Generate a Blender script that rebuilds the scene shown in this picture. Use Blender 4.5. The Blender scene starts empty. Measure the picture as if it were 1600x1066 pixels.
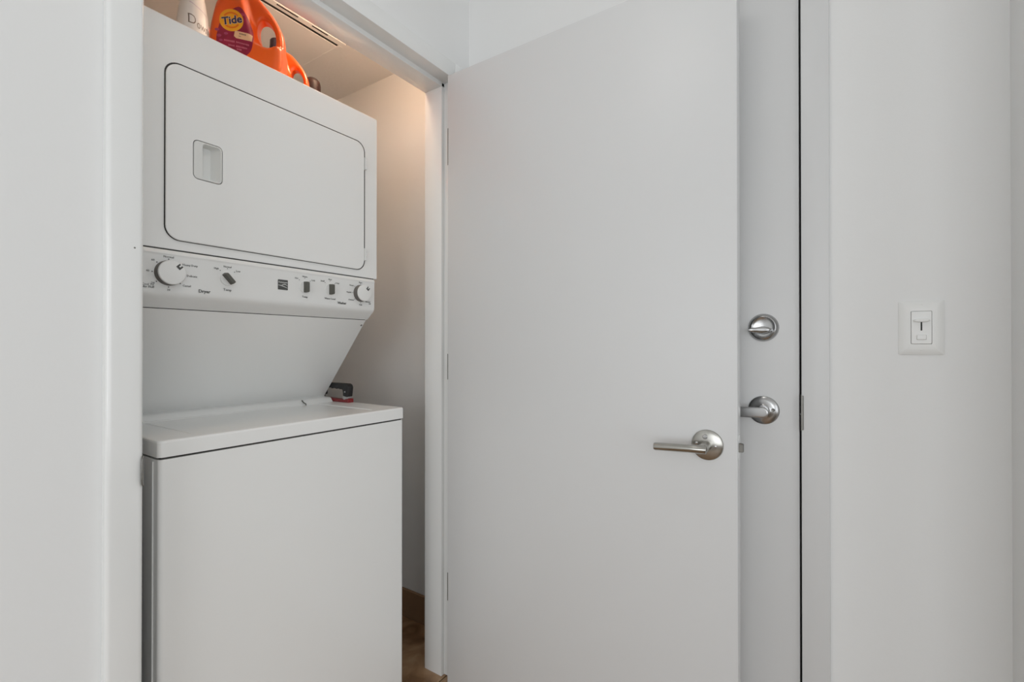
import bpy, bmesh, math, random
from mathutils import Vector, Matrix
from mathutils.bvhtree import BVHTree
random.seed(4)
S = bpy.context.scene
COL = S.collection
PI = math.pi

# ------------------------------------------------------------------ camera
cam_d = bpy.data.cameras.new('camera')
cam = bpy.data.objects.new('camera', cam_d)
COL.objects.link(cam)
S.camera = cam
cam_d.sensor_fit = 'HORIZONTAL'
cam_d.sensor_width = 36.0
cam_d.lens = 36.0 * 750 / 1600
cam_d.shift_y = 0.00356
cam_d.clip_start = 0.02
cam.location = (-1.2246, -1.092, 1.148)
YAW = math.atan(507 / 750)
cam.rotation_euler = (PI / 2 + math.radians(0.25), 0, YAW - PI / 2)

# ------------------------------------------------------------------ world, light, exposure
W = bpy.data.worlds.new('world'); S.world = W
W.use_nodes = True
W.node_tree.nodes['Background'].inputs[0].default_value = (0.86, 0.93, 1.0, 1)
W.node_tree.nodes['Background'].inputs[1].default_value = 0.4

def area(name, loc, rot, sx, sy, power, color):
    d = bpy.data.lights.new(name, 'AREA'); d.shape = 'RECTANGLE'
    d.size = sx; d.size_y = sy; d.energy = power; d.color = color
    o = bpy.data.objects.new(name, d); COL.objects.link(o)
    o.location = loc; o.rotation_euler = rot
    return o
# daylight coming in through the living-room window behind the camera
area('window_daylight', (-4.93, -2.0, 1.35), (0, -PI / 2, 0), 2.0, 3.0, 54, (0.955, 0.98, 1.0))
area('added_side_daylight', (-2.3, -4.13, 1.25), (PI / 2, 0, 0), 3.6, 2.2, 40, (0.955, 0.98, 1.0))  # unseen side window light, added to brighten the closet front
HALL_FILL = 6.5  # strength of the unseen lamp added for fill
CLOSET_LAMP = 56.0

S.view_settings.view_transform = 'Standard'
S.view_settings.look = 'None'
S.view_settings.gamma = 1.0
S.view_settings.use_curve_mapping = False
S.view_settings.exposure = 0.0

# ------------------------------------------------------------------ materials
def mat(name, color, rough=0.5, metal=0.0, coat=0.0, noise=0.0, nscale=8.0, bump=0.0, bscale=200.0, spec=0.5, emit=None, estr=0.0, trans=0.0, aniso=0.0):
    m = bpy.data.materials.new(name); m.use_nodes = True
    nt = m.node_tree; b = nt.nodes['Principled BSDF']
    b.inputs['Base Color'].default_value = (*color, 1)
    b.inputs['Roughness'].default_value = rough
    b.inputs['Metallic'].default_value = metal
    b.inputs['Coat Weight'].default_value = coat
    b.inputs['Coat Roughness'].default_value = 0.12
    b.inputs['Specular IOR Level'].default_value = spec
    b.inputs['Transmission Weight'].default_value = trans
    b.inputs['Anisotropic'].default_value = aniso
    if emit:
        b.inputs['Emission Color'].default_value = (*emit, 1)
        b.inputs['Emission Strength'].default_value = estr
    tc = nt.nodes.new('ShaderNodeTexCoord')
    if noise > 0:
        n = nt.nodes.new('ShaderNodeTexNoise'); n.inputs['Scale'].default_value = nscale
        n.inputs['Detail'].default_value = 4
        r = nt.nodes.new('ShaderNodeMix'); r.data_type = 'RGBA'
        r.inputs['A'].default_value = (*[c * (1 - noise) for c in color], 1)
        r.inputs['B'].default_value = (*[min(1, c * (1 + noise)) for c in color], 1)
        nt.links.new(tc.outputs['Object'], n.inputs['Vector'])
        nt.links.new(n.outputs['Fac'], r.inputs['Factor'])
        nt.links.new(r.outputs['Result'], b.inputs['Base Color'])
    if bump > 0:
        n2 = nt.nodes.new('ShaderNodeTexNoise'); n2.inputs['Scale'].default_value = bscale
        n2.inputs['Detail'].default_value = 3
        bp = nt.nodes.new('ShaderNodeBump'); bp.inputs['Strength'].default_value = bump
        bp.inputs['Distance'].default_value = 0.002
        nt.links.new(tc.outputs['Object'], n2.inputs['Vector'])
        nt.links.new(n2.outputs['Fac'], bp.inputs['Height'])
        nt.links.new(bp.outputs['Normal'], b.inputs['Normal'])
    return m

M = {}
M['wall'] = mat('wall_paint', (0.85, 0.855, 0.85), 0.7, noise=0.012, nscale=2.0, bump=0.08, bscale=160)
M['trim'] = mat('trim_enamel', (0.86, 0.87, 0.86), 0.16, coat=0.4, noise=0.01, nscale=3, bump=0.03, bscale=60)
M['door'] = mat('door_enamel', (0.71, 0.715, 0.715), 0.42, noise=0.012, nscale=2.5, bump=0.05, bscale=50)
M['ceil'] = mat('ceiling_texture', (0.90, 0.885, 0.865), 0.85, bump=0.5, bscale=70)
M['panelc'] = mat('access_panel_paint', (0.90, 0.885, 0.865), 0.7, bump=0.15, bscale=90)
M['enamel'] = mat('appliance_enamel', (0.90, 0.905, 0.89), 0.3, coat=0.3, noise=0.008, nscale=3)
M['plastic'] = mat('white_plastic', (0.85, 0.855, 0.84), 0.38, noise=0.006, nscale=5)
M['cup'] = mat('handle_plastic', (0.78, 0.79, 0.77), 0.35, noise=0.006, nscale=5)
M['greyp'] = mat('grey_plastic', (0.105, 0.105, 0.09), 0.5, noise=0.1, nscale=60)
M['knobgrey'] = mat('knob_skirt_grey', (0.15, 0.14, 0.13), 0.5, noise=0.06, nscale=60)
M['gaprub'] = mat('gap_shade_and_rubber', (0.06, 0.058, 0.055), 0.8, noise=0.1, nscale=40)  # rubber on the legs; elsewhere the shade of gaps put into colour
M['ink'] = mat('grey_ink', (0.09, 0.09, 0.085), 0.7, noise=0.05, nscale=200)
M['logo'] = mat('logo_grey', (0.075, 0.078, 0.075), 0.45, noise=0.1, nscale=100)
M['logow'] = mat('logo_silver', (0.62, 0.63, 0.62), 0.4, noise=0.03, nscale=100)
M['nickel'] = mat('brushed_nickel', (0.44, 0.43, 0.40), 0.24, metal=1.0, noise=0.10, nscale=30, aniso=0.6)
M['chrome'] = mat('satin_chrome', (0.50, 0.50, 0.50), 0.24, metal=1.0, noise=0.08, nscale=30)
M['steel'] = mat('worn_steel', (0.24, 0.235, 0.22), 0.45, metal=0.9, noise=0.2, nscale=80)
M['dark'] = mat('shadow_gap', (0.03, 0.03, 0.03), 0.9, noise=0.1, nscale=20)
M['weather'] = mat('weatherstrip_rubber', (0.045, 0.045, 0.045), 0.8, noise=0.1, nscale=20)
M['orange'] = mat('orange_plastic', (0.90, 0.125, 0.008), 0.3, coat=0.3, noise=0.04, nscale=12)
M['navy'] = mat('navy_cap_plastic', (0.05, 0.055, 0.09), 0.4, noise=0.08, nscale=30)
M['labelp'] = mat('label_purple', (0.30, 0.012, 0.055), 0.4, noise=0.55, nscale=45)
M['yellow'] = mat('label_yellow', (0.95, 0.46, 0.02), 0.4, noise=0.05, nscale=30)
M['ringo'] = mat('label_orange', (0.85, 0.2, 0.01), 0.4, noise=0.05, nscale=30)
M['tblue'] = mat('label_blue', (0.03, 0.025, 0.085), 0.4, noise=0.05, nscale=30)
M['twhite'] = mat('label_white', (0.85, 0.80, 0.80), 0.4, noise=0.03, nscale=30)
M['cream'] = mat('label_cream', (0.85, 0.55, 0.33), 0.45, noise=0.05, nscale=30)
M['pinkp'] = mat('label_pink', (0.62, 0.17, 0.25), 0.45, noise=0.3, nscale=90)
M['petal'] = mat('label_petal', (0.42, 0.06, 0.16), 0.45, noise=0.3, nscale=90)
M['soft'] = mat('softener_white', (0.80, 0.78, 0.75), 0.35, noise=0.02, nscale=20)
M['softcap'] = mat('softener_cap', (0.62, 0.55, 0.60), 0.35, noise=0.05, nscale=20)
M['sage'] = mat('softener_lettering', (0.20, 0.15, 0.11), 0.5, noise=0.1, nscale=80)
M['amber'] = mat('dark_amber', (0.022, 0.003, 0.001), 0.5, coat=0.0, noise=0.5, nscale=60)
M['red'] = mat('red_enamel', (0.24, 0.012, 0.016), 0.35, noise=0.2, nscale=40)
M['black'] = mat('black_grip', (0.016, 0.015, 0.016), 0.45, noise=0.2, nscale=40)
M['tan'] = mat('skirting_tile', (0.30, 0.18, 0.10), 0.5, noise=0.25, nscale=14, bump=0.2, bscale=60)
M['grout'] = mat('grout', (0.12, 0.085, 0.05), 0.9, noise=0.15, nscale=60)
M['glass_lamp'] = mat('lamp_glass', (1, 0.8, 0.6), 0.4, emit=(1.0, 0.71, 0.49), estr=CLOSET_LAMP, noise=0.0)
M['diff'] = mat('fill_lamp_diffuser', (1, 1, 1), 0.4, emit=(1.0, 0.97, 0.93), estr=HALL_FILL)

def tile_mat():
    m = bpy.data.materials.new('travertine_tile'); m.use_nodes = True
    nt = m.node_tree; b = nt.nodes['Principled BSDF']
    tc = nt.nodes.new('ShaderNodeTexCoord')
    oi = nt.nodes.new('ShaderNodeObjectInfo')
    ad = nt.nodes.new('ShaderNodeVectorMath'); ad.operation = 'ADD'
    sc = nt.nodes.new('ShaderNodeVectorMath'); sc.operation = 'SCALE'; sc.inputs['Scale'].default_value = 3.0
    nt.links.new(oi.outputs['Location'], sc.inputs[0])
    nt.links.new(tc.outputs['Object'], ad.inputs[0]); nt.links.new(sc.outputs[0], ad.inputs[1])
    n = nt.nodes.new('ShaderNodeTexNoise'); n.inputs['Scale'].default_value = 9; n.inputs['Detail'].default_value = 8
    n.inputs['Distortion'].default_value = 1.4
    nt.links.new(ad.outputs[0], n.inputs['Vector'])
    cr = nt.nodes.new('ShaderNodeValToRGB')
    e = cr.color_ramp.elements
    e[0].position = 0.30; e[0].color = (0.18, 0.095, 0.042, 1)
    e[1].position = 0.72; e[1].color = (0.46, 0.32, 0.19, 1)
    k = e.new(0.5); k.color = (0.34, 0.205, 0.11, 1)
    nt.links.new(n.outputs['Fac'], cr.inputs['Fac'])
    nt.links.new(cr.outputs['Color'], b.inputs['Base Color'])
    b.inputs['Roughness'].default_value = 0.4
    bp = nt.nodes.new('ShaderNodeBump'); bp.inputs['Strength'].default_value = 0.3; bp.inputs['Distance'].default_value = 0.002
    nt.links.new(n.outputs['Fac'], bp.inputs['Height']); nt.links.new(bp.outputs['Normal'], b.inputs['Normal'])
    return m
M['tile'] = tile_mat()

# ------------------------------------------------------------------ helpers
def V(*a): return Vector(a)

def box(bm, x0, x1, y0, y1, z0, z1, bev=0.0, seg=2):
    b2 = bmesh.new()
    bmesh.ops.create_cube(b2, size=1)
    for v in b2.verts:
        v.co = V((x0 + x1) / 2 + v.co.x * (x1 - x0), (y0 + y1) / 2 + v.co.y * (y1 - y0), (z0 + z1) / 2 + v.co.z * (z1 - z0))
    if bev > 0:
        bmesh.ops.bevel(b2, geom=list(b2.edges), offset=bev, segments=seg, profile=0.5, affect='EDGES')
    me = bpy.data.meshes.new('t'); b2.to_mesh(me); b2.free()
    bm.from_mesh(me); bpy.data.meshes.remove(me)
    return bm

def bx(x0, x1, y0, y1, z0, z1, bev=0.0, seg=2):
    return box(bmesh.new(), x0, x1, y0, y1, z0, z1, bev, seg)

def loft(bm, loops, cap0=True, cap1=True, closed=True):
    vs = [[bm.verts.new(p) for p in L] for L in loops]
    n = len(vs[0])
    for a, b in zip(vs[:-1], vs[1:]):
        for i in range(n if closed else n - 1):
            j = (i + 1) % n
            bm.faces.new((a[i], a[j], b[j], b[i]))
    if cap0: bm.faces.new(list(reversed(vs[0])))
    if cap1: bm.faces.new(vs[-1])
    bmesh.ops.recalc_face_normals(bm, faces=list(bm.faces))
    return bm

def rrect(x0, x1, z0, z1, r, n=6):
    pts = []
    for cx, cz, a0 in ((x1 - r, z1 - r, 0), (x0 + r, z1 - r, 90), (x0 + r, z0 + r, 180), (x1 - r, z0 + r, 270)):
        for k in range(n + 1):
            a = math.radians(a0 + 90 * k / n)
            pts.append((cx + r * math.cos(a), cz + r * math.sin(a)))
    return pts

def prism(bm, pts, a, b, axis):
    """pts: 2D polygon; axis 'x': pts=(y,z); 'y': pts=(x,z); 'z': pts=(x,y)"""
    def f(p, t):
        return {'x': (t, p[0], p[1]), 'y': (p[0], t, p[1]), 'z': (p[0], p[1], t)}[axis]
    return loft(bm, [[f(p, a) for p in pts], [f(p, b) for p in pts]])

def lathe(bm, prof, origin, axis, n=32):
    """prof: (r, h) list along axis vector; closed on ends when r==0"""
    ax = Vector(axis).normalized()
    u = ax.orthogonal().normalized(); w = ax.cross(u)
    o = Vector(origin)
    loops = []
    for r, h in prof:
        r = max(r, 1e-5)
        loops.append([o + ax * h + (u * math.cos(2 * PI * k / n) + w * math.sin(2 * PI * k / n)) * r for k in range(n)])
    return loft(bm, loops)

def tube(bm, path, r, n=16, caps=True, squash=1.0, up=None):
    path = [Vector(p) for p in path]
    rs = r if isinstance(r, (list, tuple)) else [r] * len(path)
    loops = []
    for i, p in enumerate(path):
        t = (path[min(i + 1, len(path) - 1)] - path[max(i - 1, 0)]).normalized()
        u = (Vector(up) if up else (V(0, 0, 1) if abs(t.z) < 0.9 else V(1, 0, 0)))
        w = t.cross(u).normalized(); u2 = w.cross(t).normalized()
        loops.append([p + w * math.cos(2 * PI * k / n) * rs[i] + u2 * math.sin(2 * PI * k / n) * rs[i] * squash for k in range(n)])
    return loft(bm, loops, caps, caps)

def finish(name, bm, m, parent=None, loc=None, smooth=True, angle=35, kind=None):
    """bm is in world coordinates; the object's origin goes to loc (or to its parent's)."""
    me = bpy.data.meshes.new(name)
    base = Vector((0, 0, 0))
    if parent is not None: base = Vector(parent['_w'])
    o_loc = Vector(loc) if loc is not None else base
    bmesh.ops.translate(bm, verts=list(bm.verts), vec=-o_loc)
    bm.normal_update()
    if smooth:
        for f in bm.faces: f.smooth = True
        for e in bm.edges:
            if len(e.link_faces) == 2 and e.calc_face_angle(0) > math.radians(angle): e.smooth = False
    bm.to_mesh(me); bm.free()
    me.materials.append(M[m] if isinstance(m, str) else m)
    o = bpy.data.objects.new(name, me); COL.objects.link(o)
    if parent is not None:
        o.parent = parent
    o.location = o_loc - base
    o['_w'] = tuple(o_loc)
    if kind: o['kind'] = kind
    return o

def thing(name, loc, label, cat, group=None, kind=None):
    o = bpy.data.objects.new(name, None); COL.objects.link(o)
    o.empty_display_size = 0.05
    o.location = loc; o['_w'] = tuple(loc)
    return tag(o, label, cat, group, kind)

def tag(o, label, cat, group=None, kind=None):
    o['label'] = label; o['category'] = cat
    if group: o['group'] = group
    if kind: o['kind'] = kind
    return o

def struct(name, bm, m, label, cat, loc=(0, 0, 0), smooth=True):
    o = finish(name, bm, m, loc=loc, smooth=smooth)
    return tag(o, label, cat, kind='structure')

DG = None
def eval_mesh(o):
    dg = bpy.context.evaluated_depsgraph_get()
    return bpy.data.meshes.new_from_object(o.evaluated_get(dg))

def text_bm(body, size, depth=0.0004, align='CENTER', shear=0.0, bold=0.0, res=3):
    c = bpy.data.curves.new('txt', 'FONT'); c.body = body; c.size = size
    c.align_x = align; c.align_y = 'CENTER'; c.shear = shear; c.offset = bold
    c.extrude = depth; c.resolution_u = res
    o = bpy.data.objects.new('txt', c); COL.objects.link(o)
    bpy.context.view_layer.update()
    me = eval_mesh(o)
    bm = bmesh.new(); bm.from_mesh(me)
    bpy.data.objects.remove(o); bpy.data.curves.remove(c); bpy.data.meshes.remove(me)
    return bm

def add_bm(dst, src, mtx):
    src.transform(mtx)
    me = bpy.data.meshes.new('t'); src.to_mesh(me); src.free()
    dst.from_mesh(me); bpy.data.meshes.remove(me)

FACE_Y = Matrix(((1, 0, 0, 0), (0, 0, -1, 0), (0, 1, 0, 0), (0, 0, 0, 1)))     # text plane -> facing -y

def put_text(dst, body, size, x, y, z, **k):
    add_bm(dst, text_bm(body, size, **k), Matrix.Translation((x, y, z)) @ FACE_Y)

# ------------------------------------------------------------------ the room
EX = 0.14            # face of the entry wall
HY = -1.384          # face of the hall's right wall
WY = 0.02            # face of the closet wall
CH = 2.62            # hall ceiling
CC = 2.346           # closet ceiling

# floor bed and its tiles
fl = struct('floor', bx(-5.1, 0.30, -4.3, 1.25, -0.12, -0.004), 'grout', 'brown travertine tile floor of the hall and closet', 'floor', smooth=False)
T = 0.45; J = 0.004
tb = bx(-T / 2 + J / 2, T / 2 - J / 2, -T / 2 + J / 2, T / 2 - J / 2, -0.010, 0.0, 0.0012, 1)
tme = None
for iy in range(-4, 3):
    for ix in range(-6, 1):
        cx = -0.02 + (ix - 0.5) * T + 0.28; cy = 0.039 + (iy + 0.5) * T
        x0, x1 = cx - T / 2 + J / 2, min(cx + T / 2 - J / 2, 0.226 if cy > 0 else 0.139)
        if x1 - x0 < 0.02: continue
        y0, y1 = cy - T / 2 + J / 2, min(cy + T / 2 - J / 2, 1.119)
        if cy < 0 and cx > -1.6: y0 = max(y0, HY + 0.001)
        if y1 - y0 < 0.02: continue
        c = ((x0 + x1) / 2, (y0 + y1) / 2, 0)
        finish('tile', bx(x0, x1, y0, y1, -0.010, 0.0, 0.0012, 1), 'tile', fl, loc=c)

# closet wall (with the closet opening), entry wall (with the door opening)
OX0, OX1 = -0.860, 0.040          # closet opening between the jambs
H = 2.074                          # underside of the head, in the rabbet
def wall_boxes(*bs):
    bm = bmesh.new()
    for b in bs: box(bm, *b)
    return bm
struct('wall_left', wall_boxes((-5.1, -0.917, WY, 0.118, 0, CH), (-0.917, 0.097, WY, 0.118, H + 0.057, CH), (0.097, 0.30, WY, 0.118, 0, CH)),
       'wall', 'smooth white painted wall around the laundry closet opening', 'wall', smooth=False)
DY0, DY1 = -1.0165, -0.112        # entry door edges
struct('wall_front', wall_boxes((EX, 0.30, HY - 0.1, -1.079, 0, CH), (EX, 0.30, -0.052, WY, 0, CH), (EX, 0.30, -1.079, -0.052, 2.134, CH)),
       'wall', 'white painted wall around the entry door, carrying the dimmer switch', 'wall', smooth=False)
struct('wall_right', wall_boxes((-0.14, EX, HY - 0.1, HY, 0, CH)), 'wall', 'white hall wall at the right edge, facing the closet', 'wall', smooth=False)
struct('ceiling', wall_boxes((-5.1, 0.30, -4.3, 0.118, CH, CH + 0.1)), 'wall', 'plain white hall ceiling', 'ceiling', smooth=False)
# living room behind the camera
struct('wall_partition', wall_boxes((0.14, 0.30, -4.3, HY - 0.1, 0, CH)), 'wall', 'white living room end wall beyond the hall stub', 'wall', smooth=False)
struct('wall_side', wall_boxes((-5.1, -4.1, -4.3, -4.2, 0, CH), (-0.5, 0.30, -4.3, -4.2, 0, CH), (-4.1, -0.5, -4.3, -4.2, 2.35, CH), (-4.1, -0.5, -4.3, -4.2, 0, 0.12)), 'wall', 'white living room wall around the added side window', 'wall', smooth=False)
struct('wall_back', wall_boxes((-5.1, -5.0, -4.2, -3.5, 0, CH), (-5.1, -5.0, -0.5, WY, 0, CH), (-5.1, -5.0, -3.5, -0.5, 0, 0.35), (-5.1, -5.0, -3.5, -0.5, 2.35, CH)),
       'wall', 'white living room wall with a wide window', 'wall', smooth=False)
wn = bmesh.new()
for b in ((-3.5, -3.45, 0.35, 2.35), (-0.55, -0.5, 0.35, 2.35), (-2.03, -1.97, 0.35, 2.35), (-3.45, -0.55, 0.35, 0.40), (-3.45, -0.55, 2.30, 2.35)):
    box(wn, -5.08, -5.02, b[0], b[1], b[2], b[3], 0.004, 1)
wm = bmesh.new()
for b in ((-4.1, -4.04, 0.12, 2.35), (-0.56, -0.5, 0.12, 2.35), (-2.33, -2.27, 0.12, 2.35), (-4.04, -0.56, 0.12, 0.18), (-4.04, -0.56, 2.29, 2.35)):
    box(wm, b[0], b[1], -4.28, -4.22, b[2], b[3], 0.004, 1)
struct('window_2', wm, 'trim', 'unseen white framed side window added for daylight', 'window')  # made-up window round the added side daylight
struct('window_1', wn, 'trim', 'white framed living room window behind the camera', 'window')

# closet interior
struct('wall_closet_right', wall_boxes((0.227, 0.30, 0.118, 1.22, 0, 2.5)), 'wall', 'white side wall inside the closet, lit warm from above', 'wall', smooth=False)
struct('wall_closet_back', wall_boxes((-1.05, 0.227, 1.12, 1.22, 0, 2.5)), 'wall', 'white wall behind the laundry machines', 'wall', smooth=False)
struct('wall_closet_left', wall_boxes((-1.05, -0.95, 0.118, 1.12, 0, 2.5)), 'wall', 'white left side wall inside the closet', 'wall', smooth=False)
struct('ceiling_closet', wall_boxes((-0.95, 0.227, 0.118, 1.12, CC, 2.45)), 'ceil', 'low textured ceiling inside the laundry closet', 'ceiling', smooth=False)

# brown tile skirting in the closet; plain skirting in the hall
bb = struct('baseboard_closet', bx(0.221, 0.227, 0.118, 1.12, 0, 0.112), 'grout', 'brown tile skirting along the closet side wall', 'baseboard', smooth=False)
for k in range(3):
    y0 = 0.119 + k * 0.45
    finish('skirting_tile', bx(0.213, 0.2265, y0 + 0.002, min(y0 + 0.448, 1.12), 0.001, 0.116, 0.0015, 1), 'tan', bb)
struct('baseboard_right', bx(-0.14, EX, HY, HY + 0.012, 0, 0.10, 0.003, 1), 'trim', 'white skirting along the right hall wall', 'baseboard')
struct('baseboard_left', bx(-5.0, -0.919, WY - 0.012, WY, 0, 0.10, 0.003, 1), 'trim', 'white skirting along the closet wall', 'baseboard')
struct('baseboard_front', bx(EX - 0.012, EX, HY + 0.013, -1.081, 0, 0.10, 0.003, 1), 'trim', 'white skirting under the dimmer switch', 'baseboard')

# closet door frame
def bevel_all(bm, off, seg=2, amin=30):
    ed = [e for e in bm.edges if len(e.link_faces) == 2 and e.calc_face_angle(0) > math.radians(amin)]
    bmesh.ops.bevel(bm, geom=ed, offset=off, segments=seg, profile=0.5, affect='EDGES', clamp_overlap=True)
    return bm
RB, ST = 0.050, 0.015
t1 = thing('trim_1', (-0.41, 0.06, 0), 'white enamelled door frame of the laundry closet', 'door frame', kind='structure')
jl = [(-0.917, 0.0), (OX0, 0.0), (OX0, RB), (OX0 + ST, RB), (OX0 + ST, 0.13), (-0.917, 0.13)]
finish('jamb', bevel_all(prism(bmesh.new(), jl, 0, H + 0.056, 'z'), 0.011, 5), 'trim', t1)
jr = [(0.097, 0.0), (OX1, 0.0), (OX1, RB), (OX1 - ST, RB), (OX1 - ST, 0.13), (0.097, 0.13)]
finish('jamb', bevel_all(prism(bmesh.new(), jr, 0, H + 0.056, 'z'), 0.002, 2), 'trim', t1)
hd = [(0.0, H + 0.056), (0.0, H), (RB, H), (RB, H - ST), (0.13, H - ST), (0.13, H + 0.056)]
finish('head', bevel_all(prism(bmesh.new(), hd, OX0, OX1, 'x'), 0.002, 2), 'trim', t1)
# strike plate let into the left jamb, with its curved lip
sp = bmesh.new()
box(sp, OX0 - 0.001, OX0 + 0.0012, 0.004, 0.034, 0.883, 0.941, 0.0004, 1)
lip = []
for k in range(9):
    a = k / 8
    lip.append((0.004 - 0.011 * a, OX0 + 0.001 - 0.007 * a * a))
vs = [[(x, y, z) for (y, x) in lip] for z in (0.884, 0.893, 0.931, 0.940)]
loops = []
for z, ex in ((0.8835, 0.55), (0.888, 0.9), (0.895, 1.0), (0.912, 1.0), (0.929, 1.0), (0.936, 0.9), (0.9405, 0.55)):
    top = [];  bot = []
    for k in range(9):
        a = k / 8 * ex
        y = 0.004 - 0.012 * a; x = OX0 + 0.0012 - 0.006 * a * a
        top.append((x, y, z)); bot.append((x - 0.0013, y + 0.0004, z))
    loops.append(top + bot[::-1])
loft(sp, loops)
o = finish('strike_plate', sp, 'steel', t1); o['label'] = 'worn steel strike plate with a curved lip'
# a paint nick and two old pinholes
nk = bmesh.new(); lathe(nk, [(0.0001, 0.0004), (0.0016, 0.0003), (0.0019, -0.0006)], (-0.875, 0, 1.334), (0, -1, 0), 10)
finish('screw_hole', nk, 'steel', t1)

# entry door frame
t2 = thing('trim_2', (0.2, -0.56, 0), 'white enamelled frame of the entry door', 'door frame', kind='structure')
FX = 0.128
for y0, y1, nm in ((-1.079, -1.0215, 'jamb'), (-0.107, -0.052, 'jamb')):
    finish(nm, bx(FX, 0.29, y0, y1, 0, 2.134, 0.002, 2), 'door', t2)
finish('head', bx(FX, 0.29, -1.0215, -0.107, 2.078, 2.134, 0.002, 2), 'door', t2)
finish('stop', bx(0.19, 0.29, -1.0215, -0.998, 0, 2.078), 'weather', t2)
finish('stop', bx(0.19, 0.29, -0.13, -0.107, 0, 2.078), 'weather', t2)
# strike plate of the entry door
sk = bmesh.new()
box(sk, 0.1265, 0.155, -1.0222, -1.0203, 0.945, 1.032, 0.0004, 1)
box(sk, 0.1262, 0.1285, -1.0262, -1.0205, 0.947, 1.030, 0.001, 1)
o = finish('strike_plate', sk, 'steel', t2); o['label'] = 'steel strike plate wrapped on the frame edge'
s2 = bmesh.new(); lathe(s2, [(0.0022, 0), (0.0020, 0.0007), (0.0001, 0.0008)], (0.1275, -1.0212, 0.985), (-1, 0.3, 0), 10)
finish('strike_screw', s2, 'chrome', t2)

# ------------------------------------------------------------------ open closet door (opened square into the hall)
d1 = thing('door_1', (0.02, 0.0, 0.0), 'plain white closet door standing open, with a brushed nickel bar lever', 'door', kind='structure')
DW = -0.900
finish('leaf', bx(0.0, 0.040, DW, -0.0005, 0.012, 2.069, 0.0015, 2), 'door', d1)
for z0, z1 in ((1.764, 1.889), (1.037, 1.124), (0.291, 0.385)):
    hb = bmesh.new()
    box(hb, -0.0009, 0.040, -0.0035, -0.0003, z0, z1, 0.0005, 1)
    lathe(hb, [(0.006, 0), (0.006, z1 - z0)], (0.0475, -0.007, z0), (0, 0, 1), 14)
    o = finish('hinge', hb, 'steel', d1); o['label'] = 'steel butt hinge'
# lever set
LY, LZ = -0.8333, 0.9112
rose = bmesh.new()
lathe(rose, [(0.0001, 0.0085), (0.014, 0.0083), (0.030, 0.0068), (0.0355, 0.0045), (0.0368, 0.0018), (0.0368, -0.0003)], (0, LY, LZ), (-1, 0, 0), 48)
ro = finish('lever_rose', rose, 'nickel', d1); ro['label'] = 'round brushed nickel rose plate'
for dy, dz, r in ((0.0035, 0.0205, 0.0058), (-0.019, -0.001, 0.0034), (0.0235, 0.0035, 0.0034)):
    sb = bmesh.new()
    lathe(sb, [(0.0001, 0.0115 if r > 0.005 else 0.0092), (r * 0.75, 0.0113 if r > 0.005 else 0.0090), (r, 0.0098 if r > 0.005 else 0.0085), (r, 0.004)], (0, LY + dy, LZ + dz), (-1, 0, 0), 16)
    finish('push_button' if r > 0.005 else 'screw', sb, 'chrome', ro)
lev = bmesh.new()
lathe(lev, [(0.0115, 0.0), (0.0115, 0.050), (0.0105, 0.052)], (0, LY, LZ - 0.001), (-1, 0, 0), 24)
pth = [(-0.055, LY - 0.0095, LZ - 0.002), (-0.055, LY - 0.008, LZ - 0.002), (-0.055, LY + 0.03, LZ - 0.003), (-0.055, LY + 0.108, LZ - 0.0065), (-0.055, LY + 0.1115, LZ - 0.0066)]
tube(lev, pth, [0.0082, 0.0094, 0.0094, 0.0094, 0.0085], 24)
o = finish('lever_bar', lev, 'nickel', d1, angle=50); o['label'] = 'brushed nickel tube lever'
# outer lever set on the far face
rose2 = bmesh.new()
lathe(rose2, [(0.0001, 0.0085), (0.014, 0.0083), (0.030, 0.0068), (0.0355, 0.0045), (0.0368, 0.0018), (0.0368, -0.0003)], (0.040, LY, LZ), (1, 0, 0), 40)
finish('lever_rose', rose2, 'nickel', d1)
# latch face plate and bolt on the free edge
lp = bmesh.new()
box(lp, 0.0075, 0.0325, DW - 0.0004, DW + 0.002, 0.882, 0.939, 0.0004, 1)
finish('latch_plate', lp, 'trim', d1)
lb = bmesh.new()
prism(lb, [(0.011, DW + 0.002), (0.029, DW + 0.002), (0.029, DW - 0.004), (0.022, DW - 0.0105), (0.011, DW - 0.0105)], 0.8995, 0.9185, 'z')
o = finish('latch_bolt', bevel_all(lb, 0.0008, 1), 'steel', d1); o['label'] = 'dull steel latch bolt'

# ------------------------------------------------------------------ entry door
d2 = thing('door_2', (0.165, -0.56, 0.0), 'white entry door with a satin chrome deadbolt and lever', 'door', kind='structure')
EFX = 0.142
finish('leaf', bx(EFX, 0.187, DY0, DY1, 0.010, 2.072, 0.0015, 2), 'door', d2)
ey, ez = -0.9386, 0.9875
rb = bmesh.new()
lathe(rb, [(0.0001, 0.0125), (0.013, 0.0120), (0.017, 0.0085), (0.025, 0.0072), (0.0325, 0.0045), (0.0355, 0.0018), (0.0355, -0.0003)], (EFX, ey, ez), (-1, 0, 0), 48)
o2 = finish('lever_rose', rb, 'chrome', d2); o2['label'] = 'round satin chrome rose'
pb = bmesh.new()
lathe(pb, [(0.0001, 0.0085), (0.002, 0.0083), (0.0038, 0.0090), (0.0042, 0.0078), (0.0042, 0.003)], (EFX, ey - 0.022, ez + 0.002), (-1, 0, 0), 16)
finish('lock_button', pb, 'steel', o2)
lv = bmesh.new()
lathe(lv, [(0.011, 0), (0.011, 0.046)], (EFX, ey, ez), (-1, 0, 0), 20)
pts = []; 
loops = []
TS = [0, 0.004, 0.012, 0.025, 0.045, 0.07, 0.1, 0.15, 0.25, 0.4, 0.55, 0.7, 0.85, 0.985, 1.0]
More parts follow.
